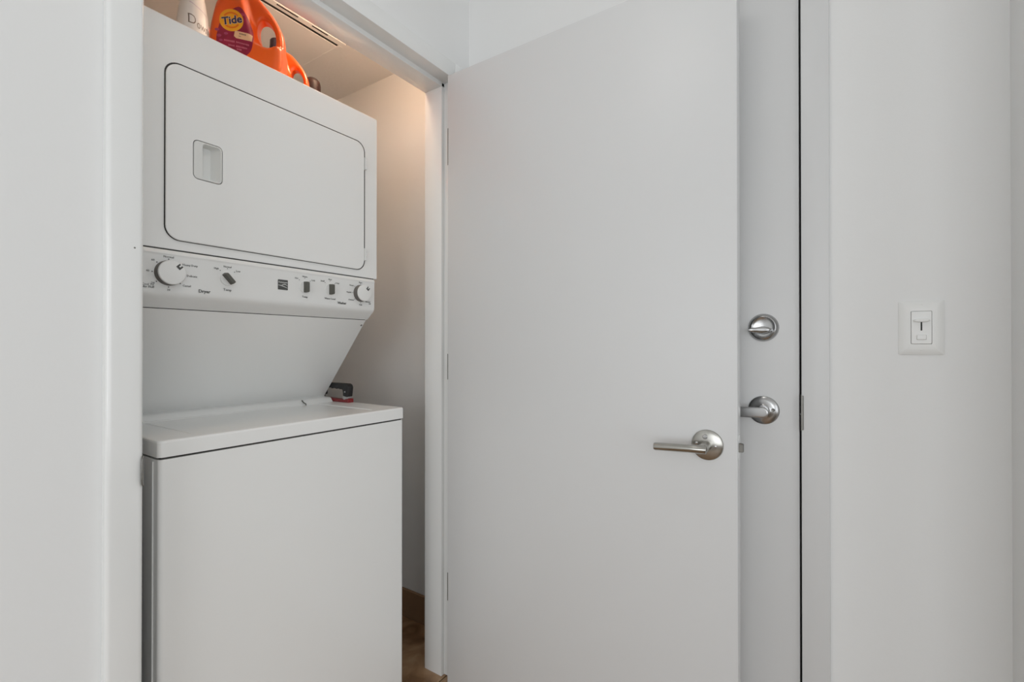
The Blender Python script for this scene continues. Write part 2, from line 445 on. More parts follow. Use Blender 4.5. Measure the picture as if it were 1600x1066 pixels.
for k, t in enumerate(TS):
    p = (0.0935 + 0.004 * math.sin(t * 3.0), ey - 0.0155 + 0.121 * t, ez - 0.001 - 0.004 * t)
    q = min(1.0, t / 0.1)
    hw = 0.0135 * max(0.12, math.sqrt(max(0.0, 1 - (1 - q) ** 2))) * (1 - 0.12 * t) * (0.7 if k == len(TS) - 1 else 1)
    th = 0.0046 * (0.5 if k in (0, len(TS) - 1) else (0.85 if k == 1 else 1))
    loops.append([(p[0] + th * math.copysign(abs(math.cos(a)) ** 0.35, math.cos(a)), p[1], p[2] + hw * math.copysign(abs(math.sin(a)) ** 0.45, math.sin(a))) for a in [2 * PI * i / 20 for i in range(20)]])
loft(lv, loops)
o = finish('lever_handle', lv, 'chrome', d2, angle=60); o['label'] = 'flat satin chrome lever handle'
dz = 1.1965
db = bmesh.new()
lathe(db, [(0.0001, 0.0075), (0.020, 0.0078), (0.0255, 0.0095), (0.0268, 0.0105), (0.0285, 0.0100), (0.0325, 0.0055), (0.0350, 0.0018), (0.0350, -0.0003)], (EFX, ey, dz), (-1, 0, 0), 48)
o3 = finish('deadbolt_plate', db, 'chrome', d2); o3['label'] = 'round dished deadbolt plate'
tt = bmesh.new()
loops = []
for k in range(13):
    t = k / 12
    y = ey - 0.0185 + 0.0500 * t
    e_ = 0.45 if k in (0, 12) else (0.8 if k in (1, 11) else 1)
    hz = (0.0058 + 0.0030 * math.exp(-((t - 0.38) / 0.22) ** 2)) * e_
    xo = EFX - 0.011 - 0.017 * t
    hx = 0.0040 * e_
    loops.append([(xo + hx * math.cos(a), y, dz - 0.0062 + hz * math.sin(a)) for a in [2 * PI * i / 14 for i in range(14)]])
loft(tt, loops)
lathe(tt, [(0.0045, 0.004), (0.004, 0.012)], (EFX, ey, dz - 0.0055), (-1, 0, 0), 16)
o = finish('thumb_turn', tt, 'chrome', o3, angle=60)

# ------------------------------------------------------------------ dimmer switch
sw = thing('dimmer_switch', (EX, -1.2443, 1.1895), 'white slide dimmer switch plate on the wall beside the entry door', 'light switch')
sy, sz = -1.2443, 1.1895
def ring(y0, y1, z0, z1, r, x): return [(x, p[0], p[1]) for p in rrect(y0, y1, z0, z1, r, 4)]
hw, hh = 0.0382, 0.0592
pl = bmesh.new()
loft(pl, [ring(sy - hw, sy + hw, sz - hh, sz + hh, 0.003, EX + 0.0005), ring(sy - hw, sy + hw, sz - hh, sz + hh, 0.003, EX - 0.0022),
          ring(sy - hw + 0.003, sy + hw - 0.003, sz - hh + 0.003, sz + hh - 0.003, 0.003, EX - 0.0042),
          ring(sy - hw + 0.0125, sy + hw - 0.0125, sz - hh + 0.0125, sz + hh - 0.0125, 0.003, EX - 0.0068),
          ring(sy - 0.0178, sy + 0.0178, sz - 0.0360, sz + 0.0360, 0.002, EX - 0.0072),
          ring(sy - 0.0178, sy + 0.0178, sz - 0.0360, sz + 0.0360, 0.002, EX - 0.001)], True, True)
finish('plate', pl, 'plastic', sw, angle=18)
ins = bmesh.new()
loft(ins, [ring(sy - 0.0171, sy + 0.0171, sz - 0.0353, sz + 0.0353, 0.002, EX - 0.001), ring(sy - 0.0171, sy + 0.0171, sz - 0.0353, sz + 0.0353, 0.002, EX - 0.0080),
           ring(sy - 0.0162, sy + 0.0162, sz - 0.0344, sz + 0.0344, 0.002, EX - 0.0088)])
finish('insert', ins, 'plastic', sw, angle=25)
finish('slide_slot', bx(EX - 0.0091, EX - 0.0085, sy - 0.0013, sy + 0.0013, sz - 0.0065, sz + 0.019), 'dark', sw)
kn = bmesh.new()
loops = []
for x, s in ((EX - 0.0086, 0.85), (EX - 0.013, 1.0), (EX - 0.0150, 0.9), (EX - 0.0158, 0.5)):
    loops.append([(x, sy + 0.0140 * s * math.copysign(abs(math.cos(a)) ** 0.8, math.cos(a)), sz + 0.0153 + 0.0036 * s * math.sin(a)) for a in [2 * PI * i / 28 for i in range(28)]])
loft(kn, loops)
finish('slider', kn, 'plastic', sw, angle=50)
rk = bmesh.new()
loft(rk, [ring(sy - 0.0085, sy + 0.0085, sz - 0.0265, sz - 0.0155, 0.002, EX - 0.0086), ring(sy - 0.0085, sy + 0.0085, sz - 0.0265, sz - 0.0155, 0.002, EX - 0.0094),
          ring(sy - 0.0072, sy + 0.0072, sz - 0.0255, sz - 0.0165, 0.002, EX - 0.0118)])
finish('rocker', rk, 'plastic', sw, angle=25)
for s in (-1, 1):
    sc_ = bmesh.new()
    lathe(sc_, [(0.0001, 0.0012), (0.002, 0.0011), (0.0031, 0.0004), (0.0031, -0.003)], (EX - 0.0055, sy, sz + s * 0.0480), (-1, 0, 0), 14)
    finish('screw', sc_, 'plastic', sw)

# ------------------------------------------------------------------ stacked washer and dryer
L = thing('laundry_center', (-0.466, 0.45, 0.0), 'white stacked washer and dryer standing in the closet', 'washer dryer')
WX0, WX1, WF, WB = -0.809, -0.123, 0.0765, 0.86
WT = 0.9506
# washer cabinet: front panel wrapped round the corners, side panels
wc = bmesh.new()
def plan(x0, x1, y0, y1, r, n=6):
    return rrect(x0, x1, y0, y1, r, n)
loft(wc, [[(p[0], p[1], z) for p in plan(WX0 + 0.002, WX1 - 0.002, WF + 0.002, WB, 0.010)] for z in (0.025, 0.9105)])
finish('washer_cabinet', wc, 'enamel', L)
finish('side_seam', bx(WX0 - 0.0002, WX0 + 0.004, WF + 0.030, WF + 0.0335, 0.03, 0.905), 'enamel', L)
finish('front_seam', bx(WX0 + 0.008, WX1 - 0.008, WF + 0.008, WB - 0.01, 0.909, 0.9165), 'gaprub', L)
for x in (WX0 + 0.05, WX1 - 0.05):
    for y in (WF + 0.05, WB - 0.05):
        ft = bmesh.new(); lathe(ft, [(0.022, 0), (0.022, 0.008), (0.009, 0.010), (0.009, 0.03)], (x, y, 0), (0, 0, 1), 16)
        finish('leg', ft, 'gaprub', L)
# washer top with a lid opening
LX0, LX1, LY0, LY1 = -0.7295, -0.222, 0.108, 0.402
tp = bmesh.new()
def lp_(x0, x1, y0, y1, r, z): return [(p[0], p[1], z) for p in rrect(x0, x1, y0, y1, r, 6)]
loft(tp, [lp_(LX0, LX1, LY0, LY1, 0.012, 0.932), lp_(LX0, LX1, LY0, LY1, 0.012, WT - 0.0018), lp_(LX0 - 0.0018, LX1 + 0.0018, LY0 - 0.0018, LY1 + 0.0018, 0.0138, WT),
          lp_(WX0 + 0.004, WX1 - 0.004, WF + 0.004, WB, 0.010, WT), lp_(WX0 + 0.001, WX1 - 0.001, WF + 0.001, WB, 0.011, WT - 0.0015), lp_(WX0, WX1, WF, WB, 0.011, WT - 0.005),
          lp_(WX0, WX1, WF, WB, 0.011, 0.9155), lp_(WX0 + 0.004, WX1 - 0.004, WF + 0.004, WB, 0.011, 0.9145)], True, True)
finish('washer_top', tp, 'enamel', L, angle=12)
finish('lid_gap_shade', bx(LX0 + 0.001, LX1 - 0.001, LY0 + 0.001, LY1 - 0.001, 0.9322, 0.9345), 'gaprub', L)  # dark plate standing in for the shade round the lid
ld = bmesh.new()
g1 = 0.0030
loft(ld, [lp_(LX0 + g1, LX1 - g1, LY0 + g1 + 0.001, LY1 - g1, 0.010, 0.936), lp_(LX0 + g1, LX1 - g1, LY0 + g1 + 0.001, LY1 - g1, 0.010, WT - 0.0030),
          lp_(LX0 + g1 + 0.002, LX1 - g1 - 0.002, LY0 + g1 + 0.003, LY1 - g1 - 0.002, 0.009, WT - 0.0012), lp_(LX0 + 0.03, LX1 - 0.03, LY0 + 0.03, LY1 - 0.03, 0.006, WT - 0.0016)], True, True)
lid = finish('lid', ld, 'enamel', L, angle=12)
for x in (-0.266,):
    hbm = bmesh.new(); tube(hbm, [(x, 0.399, WT - 0.002), (x + 0.002, 0.404, WT + 0.003), (x, 0.412, WT + 0.006), (x - 0.002, 0.4205, WT + 0.014)], 0.0018, 8)
    finish('lid_hinge', hbm, 'greyp', lid)
rr = bmesh.new()
prism(rr, [(0.413, WT - 0.0005), (0.418, WT + 0.006), (0.424, WT + 0.013), (0.432, WT + 0.0155), (0.470, WT + 0.0165), (0.48, WT - 0.0005)], -0.800, -0.152, 'x')
finish('rear_rim', rr, 'enamel', L, angle=40)
# slanted panel under the dryer
PX0, PX1 = -0.800, -0.150
lowp = bmesh.new()
prism(lowp, [(0.2335, 1.2385), (0.4655, 0.968), (0.4655, 0.952), (0.860, 0.952), (0.860, 1.2385)], PX0, PX1, 'x')
finish('lower_panel', bevel_all(lowp, 0.002, 2), 'enamel', L)
scw = bmesh.new()
nn = V(0, -0.270, -0.232).normalized()
lathe(scw, [(0.0001, 0.0016), (0.002, 0.0014), (0.0036, 0.0002), (0.0036, -0.002)], (-0.158, 0.2485 + 0.0, 1.2210), nn, 14)
finish('panel_screw', scw, 'steel', L)
# console
CX0, CX1 = -0.808, -0.146
cz0, cz1 = 1.268, 1.3745
prof = [(0.2065, cz1), (0.2000, cz1 - 0.0008), (0.1975, cz1 - 0.004), (0.1955, cz1 - 0.0085), (0.1952, cz1 - 0.0105), (0.1964, cz1 - 0.0130), (0.1967, cz1 - 0.016), (0.1970, 1.290), (0.1973, 1.278), (0.1985, 1.272), (0.2015, 1.2668),
        (0.2060, 1.2620), (0.2200, 1.2500), (0.2295, 1.2425), (0.2320, 1.2402), (0.26, 1.2402), (0.26, cz1)]
con = bmesh.new(); prism(con, prof, CX0, CX1, 'x')
cp = finish('control_panel', con, 'plastic', L, angle=22)
finish('console_seam', bx(CX0 - 0.002, CX1 + 0.002, 0.2035, 0.26, cz1 - 0.001, 1.3775), 'gaprub', L)
finish('lower_seam', bx(PX0, PX1 - 0.003, 0.2355, 0.27, 1.2375, 1.2412), 'gaprub', L)
CY = 0.1966
ink = bmesh.new()
def dot(x, z, r=0.0013): lathe(ink, [(r, 0), (r, 0.0005)], (x, CY + 0.0002, z), (0, -1, 0), 10)
kx, kz = -0.7468, 1.3195
ts = 0.0068
for a, txt, dx, dz_ in ((90, 'Normal', 0.0, 0.0052), (40, 'Heavy Duty', 0.020, 0.0030), (-2, 'Delicate', 0.0165, -0.0005), (-42, 'Casual', 0.0135, -0.0042),
                        (-90, '10', 0, -0.0068), (222, '20', -0.0068, -0.0045), (180, '40', -0.0085, 0.0008), (136, '60', -0.0078, 0.0040)):
    x = kx + 0.0325 * math.cos(math.radians(a)); z = kz + 0.0325 * math.sin(math.radians(a))
    dot(x, z)
    put_text(ink, txt, ts, x + dx, CY - 0.0004, z + dz_, depth=0.0003, res=1)
put_text(ink, 'Cool To', ts, -0.7875, CY - 0.0004, 1.2895, depth=0.0003, res=1)
put_text(ink, 'Air Fluff', ts, -0.7865, CY - 0.0004, 1.2838, depth=0.0003, res=1)
put_text(ink, 'Dryer', 0.0108, -0.6703, CY - 0.0004, 1.2838, depth=0.0003, res=2, bold=0.0002)
put_text(ink, 'Washer', 0.0100, -0.2738, CY - 0.0004, 1.2853, depth=0.0003, res=2, bold=0.0002)
def tri_labels(x, z, words, under, rr_=0.026, us=0.0085):
    for a, w, ox, oz in ((132, words[0], -0.009, 0.004), (90, words[1], 0.0, 0.0045), (48, words[2], 0.009, 0.003)):
        px, pz = x + rr_ * math.cos(math.radians(a)), z + rr_ * math.sin(math.radians(a))
        dot(px, pz, 0.0011)
        put_text(ink, w, 0.0062, px + ox, CY - 0.0004, pz + oz, depth=0.0003, res=1)
    put_text(ink, under, us, x, CY - 0.0004, z - 0.0285, depth=0.0003, res=1)
tri_labels(-0.6164, 1.3215, ('High', 'Normal', 'Low'), 'Temp')
tri_labels(-0.4010, 1.3225, ('Hot', 'Warm', 'Cold'), 'Temp', us=0.0075)
tri_labels(-0.3165, 1.3240, ('Small', 'Med', 'Large'), 'Water Level', us=0.0075)
wx, wz = -0.2025, 1.3225
for a, txt, dx, dz_ in ((90, 'Rinse', 0.0, 0.0042), (138, 'Heavy', -0.012, 0.002), (180, 'Regular', -0.0135, 0), (222, 'Delicate', -0.013, -0.003), (270, 'Soak', 0, -0.0062),
                        (318, 'Normal', 0.006, -0.005), (0, '', 0, 0)):
    x = wx + 0.031 * math.cos(math.radians(a)); z = wz + 0.031 * math.sin(math.radians(a))
    dot(x, z, 0.0011)
    if txt: put_text(ink, txt, 0.0062, x + dx, CY - 0.0004, z + dz_, depth=0.0003, res=1)
put_text(ink, 'Off', 0.0062, -0.166, CY - 0.0004, 1.2905, depth=0.0003, res=1)
o = finish('lettering', ink, 'ink', cp, smooth=False); o['label'] = 'small grey printed lettering and dots'; o['kind'] = 'stuff'
# square brand badge: dark field, pale band and two swooshes
lg = bmesh.new()
bxx0, bxx1, bz0, bz1 = -0.4828, -0.4538, 1.3080, 1.3362
prism(lg, rrect(bxx0, bxx1, bz0, bz1, 0.0016, 4), CY + 0.0004, CY - 0.0007, 'y')
o = finish('badge', lg, 'logo', cp); o['label'] = 'square dark grey badge with pale swooshes'
lw = bmesh.new()
put_text(lw, 'Kenmore', 0.0068, (bxx0 + bxx1) / 2, CY - 0.0011, bz1 - 0.0072, depth=0.0003, bold=0.00012)
def swoosh(p0, p1, p2, w0, w1):
    up, dn = [], []
    for k in range(13):
        t = k / 12
        x = (1 - t) ** 2 * p0[0] + 2 * t * (1 - t) * p1[0] + t * t * p2[0]
        z = (1 - t) ** 2 * p0[1] + 2 * t * (1 - t) * p1[1] + t * t * p2[1]
        w = w0 + (w1 - w0) * math.sin(PI * t)
        up.append((x, z + w)); dn.append((x, z - w))
    prism(lw, up + dn[::-1], CY - 0.0006, CY - 0.0011, 'y')
bw = bxx1 - bxx0
swoosh((bxx0, bz0 + 0.0125), (bxx0 + bw * 0.35, bz0 + 0.0125), (bxx0 + bw * 0.98, bz0 + 0.0055), 0.0004, 0.0012)
swoosh((bxx0 + bw * 0.3, bz0 + 0.0108), (bxx0 + bw * 0.65, bz0 + 0.0205), (bxx1 - 0.0006, bz0 + 0.0115), 0.0003, 0.0012)
finish('badge_mark', lw, 'logow', cp, smooth=False)

def big_knob(x, z, r, mark_deg, name_label):
    kb = bmesh.new()
    lathe(kb, [(r * 1.0, 0.0), (r * 1.0, 0.003), (r * 0.985, 0.004), (r * 0.965, 0.0195), (r * 0.90, 0.0205), (0.0001, 0.0205)], (x, CY + 0.0008, z), (0, -1, 0), 48)
    k = finish('knob', kb, 'knobgrey', L); k['label'] = name_label
    fb = bmesh.new()
    lathe(fb, [(r * 0.968, 0.0185), (r * 0.968, 0.0205), (r * 0.93, 0.0222), (r * 0.85, 0.0228), (0.0001, 0.0230)], (x, CY + 0.0008, z), (0, -1, 0), 48)
    finish('knob_face', fb, 'plastic', k)
    a = math.radians(mark_deg)
    mb = bmesh.new()
    c = V(x + 0.70 * r * math.cos(a), CY - 0.0222, z + 0.70 * r * math.sin(a))
    u = V(math.cos(a), 0, math.sin(a)); w = V(-math.sin(a), 0, math.cos(a))
    q = 0.0052
    poly = [(-q, -q), (q, -q), (q, -q * .35), (-q * .1, -q * .35), (-q * .1, q * .35), (q, q * .35), (q, q), (-q, q)]
    loft(mb, [[c + u * p[0] + w * p[1] + V(0, dy, 0) for p in poly] for dy in (0.001, -0.0006)])
    finish('pointer_mark', mb, 'ink', k, smooth=False)
    # the grey skirt is the knob's own plastic
    return k
big_knob(kx, kz, 0.0290, 45, 'large white-faced dryer timer knob')
big_knob(wx, wz, 0.0275, 50, 'large white-faced washer timer knob')
def small_knob(x, z, deg, lab):
    kb = bmesh.new()
    lathe(kb, [(0.0175, 0), (0.0175, 0.002), (0.0168, 0.0028), (0.0001, 0.0032)], (x, CY + 0.0008, z), (0, -1, 0), 40)
    k = finish('knob', kb, 'plastic', L); k['label'] = lab
    a = math.radians(deg); u = V(math.cos(a), 0, math.sin(a)); w = V(-math.sin(a), 0, math.cos(a))
    gb = bmesh.new()
    loops = []
    for dy, s in ((-0.001, 1.0), (-0.017, 0.92), (-0.0185, 0.82)):
        loops.append([V(x, CY + dy, z) + u * (p[0] * s) + w * (p[1] * s) for p in rrect(-0.0160, 0.0160, -0.0048, 0.0048, 0.0016, 3)])
    loft(gb, loops)
    finish('grip', gb, 'greyp', k)
    return k
small_knob(-0.6164, 1.3215, 132, 'white temperature knob turned to the left')
small_knob(-0.4010, 1.3225, 90, 'white upright temperature knob')
small_knob(-0.3165, 1.3240, 90, 'white upright water level knob')

# dryer cabinet
DX0, DX1, DF, DT = -0.812, -0.127, 0.2045, 1.923
# dryer door: dark plate painting the shade of the gap, proud leaf with an opening for the handle cup
ax0, ax1, az0, az1 = -0.7525, -0.186, 1.4005, 1.8185
hx0, hx1, hz0, hz1 = -0.6955, -0.6278, 1.5570, 1.6530
def rl(x0, x1, z0, z1, r, y): return [(p[0], y, p[1]) for p in rrect(x0, x1, z0, z1, r, 8)]
LF, LB = 0.1980, 0.2010
dc = bmesh.new()
loft(dc, [rl(hx0, hx1, hz0, hz1, 0.012, DF), rl(DX0 + 0.003, DX1 - 0.003, 1.378, DT - 0.003, 0.004, DF), rl(DX0, DX1, 1.3765, DT, 0.005, DF + 0.003), rl(DX0, DX1, 1.3765, DT, 0.005, 0.262), rl(DX0, DX1, 1.2385, DT, 0.005, 0.262), rl(DX0, DX1, 1.2385, DT, 0.005, 0.86)], False, True)
finish('dryer_cabinet', dc, 'enamel', L, angle=25)
gk = bmesh.new()
fl0 = (ax0 - 0.0016, ax1 + 0.0066, az0 - 0.0012, az1 + 0.0050)
loft(gk, [rl(hx0, hx1, hz0, hz1, 0.012, LB), rl(ax0 + 0.0006, ax1 - 0.0006, az0 + 0.0006, az1 - 0.0006, 0.0314, LB), rl(ax0 + 0.0006, ax1 - 0.0006, az0 + 0.0006, az1 - 0.0006, 0.0314, DF - 0.0004),
          rl(*fl0, 0.0335, DF - 0.0004), rl(*fl0, 0.0335, DF + 0.0006), rl(hx0, hx1, hz0, hz1, 0.012, DF + 0.0006), rl(hx0, hx1, hz0, hz1, 0.012, LB)], False, False)
finish('door_gap_shade', gk, 'gaprub', L, smooth=False)
dd = bmesh.new()
loft(dd, [rl(hx0, hx1, hz0, hz1, 0.012, LB - 0.0001), rl(hx0, hx1, hz0, hz1, 0.012, LF + 0.0007), rl(hx0 - 0.0006, hx1 + 0.0006, hz0 - 0.0006, hz1 + 0.0006, 0.0126, LF),
          rl(ax0 + 0.003, ax1 - 0.003, az0 + 0.003, az1 - 0.003, 0.029, LF), rl(ax0 + 0.0010, ax1 - 0.0010, az0 + 0.0010, az1 - 0.0010, 0.031, LF + 0.0006), rl(ax0, ax1, az0, az1, 0.032, LF + 0.0020),
          rl(ax0, ax1, az0, az1, 0.032, LB - 0.0001), rl(hx0, hx1, hz0, hz1, 0.012, LB - 0.0001)], False, False)
door = finish('dryer_door', dd, 'enamel', L, angle=12)
hc = bmesh.new()
g = 0.0016
ix0, ix1, iz0, iz1 = -0.6740, -0.6335, 1.5625, 1.6475
loft(hc, [rl(hx0 + g, hx1 - g, hz0 + g, hz1 - g, 0.0105, 0.2200), rl(hx0 + g, hx1 - g, hz0 + g, hz1 - g, 0.0105, LF + 0.0004), rl(hx0 + g + 0.0012, hx1 - g - 0.0012, hz0 + g + 0.0012, hz1 - g - 0.0012, 0.010, LF - 0.0004),
          rl(ix0 - 0.001, ix1 + 0.001, iz0 - 0.001, iz1 + 0.001, 0.0075, LF - 0.0004), rl(ix0, ix1, iz0, iz1, 0.007, LF + 0.0008),
          [(p[0], 0.2180, p[1]) for p in rrect(ix0 + 0.0003, ix1 - 0.014, iz0 + 0.003, iz1 - 0.003, 0.006, 8)]], True, True)
finish('handle_cup', hc, 'cup', door, angle=30)
for z0, z1, x in ((1.7345, 1.7745, -0.1805), (1.4330, 1.4730, -0.1815)):
    hb = bmesh.new()
    box(hb, x - 0.004, x + 0.0025, 0.196, 0.2050, z0, z1)
    for k in range(6):
        z = z0 + (k + 0.5) * (z1 - z0) / 6
        box(hb, x - 0.0015, x + 0.0045, 0.195, 0.2048, z - 0.0022, z + 0.0022, 0.0006, 1)
    finish('door_hinge', hb, 'plastic', door)
for px, pz in ((-0.7505, 1.70),):
    cl = bmesh.new(); lathe(cl, [(0.003, 0), (0.003, 0.006), (0.0001, 0.007)], (px + 0.006, 0.2045, 1.735), (-1, 0, 0), 10)
    finish('door_catch', cl, 'gaprub', door)

# ------------------------------------------------------------------ bottles on the dryer
def catmull(pts, n=6):
    out = []; N = len(pts)
    for i in range(N):
        p0, p1, p2, p3 = [Vector(pts[(i + k) % N]) for k in (-1, 0, 1, 2)]
        for k in range(n):
            t = k / n
            out.append(0.5 * ((2 * p1) + (-p0 + p2) * t + (2 * p0 - 5 * p1 + 4 * p2 - p3) * t * t + (-p0 + 3 * p1 - 3 * p2 + p3) * t ** 3))
    return out
def sstep(a, b, x):
    t = max(0, min(1, (x - a) / (b - a))); return t * t * (3 - 2 * t)

def slab_mesh(outline, holes, half, bev, voxel):
    """rounded slab from a 2D outline (u, v) with holes; returned bmesh has u->x, v->z, depth->y"""
    c = bpy.data.curves.new('c', 'CURVE'); c.dimensions = '2D'; c.fill_mode = 'BOTH'
    for pts in [outline] + holes:
        s = c.splines.new('POLY'); s.points.add(len(pts) - 1); s.use_cyclic_u = True
        for q, p in zip(s.points, pts): q.co = (p[0], p[1], 0, 1)
    c.extrude = half - bev; c.bevel_depth = bev; c.bevel_resolution = 4; c.offset = -bev
    o = bpy.data.objects.new('c', c); COL.objects.link(o); bpy.context.view_layer.update()
    me = eval_mesh(o); bpy.data.objects.remove(o); bpy.data.curves.remove(c)
    bm = bmesh.new(); bm.from_mesh(me); bpy.data.meshes.remove(me)
    bmesh.ops.remove_doubles(bm, verts=list(bm.verts), dist=1e-5)
    me = bpy.data.meshes.new('m'); bm.to_mesh(me); bm.free()
    o = bpy.data.objects.new('m', me); COL.objects.link(o)
    md = o.modifiers.new('r', 'REMESH'); md.mode = 'VOXEL'; md.voxel_size = voxel
    ms = o.modifiers.new('s', 'SMOOTH'); ms.factor = 0.5; ms.iterations = 4
    bpy.context.view_layer.update()
    m2 = eval_mesh(o); bpy.data.objects.remove(o); bpy.data.meshes.remove(me)
    bm = bmesh.new(); bm.from_mesh(m2); bpy.data.meshes.remove(m2)
    for v in bm.verts: v.co = V(v.co.x, -v.co.z, v.co.y)
    bmesh.ops.recalc_face_normals(bm, faces=list(bm.faces))
    return bm

def drape(bm, tree, off, maxlen=0.005):
    for _ in range(5):
        ed = [e for e in bm.edges if e.calc_length() > maxlen]
        if not ed: break
        bmesh.ops.subdivide_edges(bm, edges=ed, cuts=1)
        bmesh.ops.triangulate(bm, faces=[f for f in bm.faces if len(f.verts) > 3])
    for v in bm.verts:
        h = tree.ray_cast(V(v.co.x, -1, v.co.z), V(0, 1, 0))
        v.co.y = (h[0].y if h[0] is not None else 0) - off
    return bm

def poly_bm(pts):
    bm = bmesh.new()
    f = bm.faces.new([bm.verts.new((p[0], 0, p[1])) for p in pts])
    if f.normal.y > 0: f.normal_flip()
    bmesh.ops.triangulate(bm, faces=[f])
    return bm

def px2(px, py): return ((px - 361) * 0.00166 - 0.0217, (111.4 - py) * 0.00180)

JUG_OUT = [(-.077, .001), (-.084, .02), (-.087, .08), (-.084, .125), (-.078, .160), (-.070, .195), (-.059, .229), (-.047, .250), (-.025, .256), (.005, .254), (.034, .240), (.055, .218), (.079, .188), (.095, .160), (.104, .130), (.106, .095), (.105, .02), (.098, .001), (.05, 0), (-.05, 0)]
ho = []
for k in range(28):
    a = 2 * PI * k / 28; c, s = math.cos(a), math.sin(a)
    u, v = 0.0235 * c, 0.0455 * s
    t = math.radians(14)
    ho.append((0.0605 + u * math.cos(t) - v * math.sin(t), 0.131 + u * math.sin(t) + v * math.cos(t)))
jug_bm = slab_mesh([(p[0], p[1]) for p in catmull(JUG_OUT, 4)], [ho], 0.046, 0.020, 0.0028)
for v in jug_bm.verts:
    u, z = v.co.x, v.co.z
    s = sstep(0.018, 0.040, u - (z - 0.13) * -0.25) * sstep(0.082, 0.100, z)
    top = sstep(0.19, 0.26, z)
    v.co.y *= (1 - 0.52 * s) * (1 - 0.35 * top * (1 - s))
for f in jug_bm.faces: f.smooth = True
jug_tree = BVHTree.FromBMesh(jug_bm)

def local_part(name, bm, m, parent, smooth=True, angle=40):
    me = bpy.data.meshes.new(name)
    if smooth:
        for f in bm.faces: f.smooth = True
        for e in bm.edges:
            if len(e.link_faces) == 2 and e.calc_face_angle(0) > math.radians(angle): e.smooth = False
    bm.to_mesh(me); bm.free(); me.materials.append(M[m])
    o = bpy.data.objects.new(name, me); COL.objects.link(o); o.parent = parent
    return o

DTOP = DT + 0.0003
jug = thing('detergent_jug', (-0.5006, 0.335, DTOP), 'large orange detergent jug with purple label, nearest the camera on the dryer', 'detergent jug', 'orange detergent jugs on the dryer')
jug.rotation_euler = (0, 0, math.radians(-46))
body = local_part('body', jug_bm, 'orange', jug, angle=80)
cb = bmesh.new()
lathe(cb, [(0.020, 0.240), (0.020, 0.262), (0.029, 0.262), (0.030, 0.266), (0.0285, 0.300), (0.026, 0.304), (0.0001, 0.305)], (-0.030, 0, 0), (0, 0, 1), 36)
cap_o = local_part('cap', cb, 'navy', jug)
LAB = [px2(*p) for p in ((371, 8), (380, 14), (387, 27), (392, 42), (394, 58), (393, 70), (388, 80), (374, 90), (352, 88), (340, 78), (337, 62), (339, 48), (344, 33), (356, 18))]
lab = local_part('label', drape(poly_bm([tuple(p) for p in catmull(LAB, 3)]), jug_tree, 0.0005), 'labelp', jug, smooth=True)
def circ(c, r, n=36, sx=1.0): return [(c[0] + r * sx * math.cos(2 * PI * k / n), c[1] + r * math.sin(2 * PI * k / n)) for k in range(n)]
def ringp(c, r0, r1, a0, a1, n=16):
    A = [math.radians(a0 + (a1 - a0) * k / n) for k in range(n + 1)]
    return [(c[0] + r1 * math.cos(a), c[1] + r1 * math.sin(a)) for a in A] + [(c[0] + r0 * math.cos(a), c[1] + r0 * math.sin(a)) for a in reversed(A)]
yc = px2(360.5, 30.5)
local_part('logo_disc', drape(poly_bm(circ(yc, 0.0315)), jug_tree, 0.0009), 'yellow', lab)
rings = poly_bm(ringp(yc, 0.0185, 0.0232, 40, 150)); 
me_ = bpy.data.meshes.new('t'); b3 = poly_bm(ringp(yc, 0.0185, 0.0232, 215, 330)); b3.to_mesh(me_); b3.free(); rings.from_mesh(me_)
local_part('logo_ring', drape(rings, jug_tree, 0.0013), 'ringo', lab)
def jtext(body_, size, c, rot, m, off, shear=0.0, bold=0.0, name='lettering'):
    t = text_bm(body_, size, depth=0.0, shear=shear, bold=bold)
    t.transform(Matrix.Translation((c[0], 0, c[1])) @ Matrix.Rotation(-math.radians(rot), 4, 'Y') @ FACE_Y)
    return local_part(name, drape(t, jug_tree, off, 0.006), m, lab, smooth=False)
jtext('Tide', 0.0295, px2(361, 31), 14, 'twhite', 0.0016, 0.12, 0.0014)
jtext('Tide', 0.0295, px2(361, 31), 14, 'tblue', 0.0020, 0.12, 0.0008)
local_part('cream_patch', drape(poly_bm([px2(*p) for p in ((366, 46), (392.5, 49.5), (392.5, 61), (368, 58), (364.5, 55))]), jug_tree, 0.0009), 'cream', lab)
sm = bmesh.new()
def dash(x0, y0, x1, y1, h):
    b = poly_bm([px2(x0, y0 - h / 2), px2(x1, y1 - h / 2), px2(x1, y1 + h / 2), px2(x0, y0 + h / 2)])
    me = bpy.data.meshes.new('t'); b.to_mesh(me); b.free(); sm.from_mesh(me); bpy.data.meshes.remove(me)
def scatter_word(x0, y0, x1, y1, h, n):
    for k in range(n):
        t0, t1 = k / n, (k + 0.68) / n
        dash(x0 + (x1 - x0) * t0, y0 + (y1 - y0) * t0, x0 + (x1 - x0) * t1, y0 + (y1 - y0) * t1, h * random.uniform(0.7, 1.0))
scatter_word(349, 62.5, 366, 64, 3.2, 8)
scatter_word(368, 64, 389, 67.5, 2.8, 9)
scatter_word(356, 69.5, 366, 70.5, 2.6, 5)
scatter_word(368, 70.5, 386, 73, 2.8, 8)
scatter_word(369, 75, 377, 76, 2.8, 4)
local_part('small_print', drape(sm, jug_tree, 0.0009, 0.004), 'pinkp', lab, smooth=False)['kind'] = 'stuff'
sm = bmesh.new()
scatter_word(373, 50.5, 384, 52, 2.4, 5); scatter_word(372, 54.5, 376, 55, 1.4, 3)
local_part('patch_print', drape(sm, jug_tree, 0.0013, 0.004), 'sage', lab, smooth=False)['kind'] = 'stuff'
sm = bmesh.new()
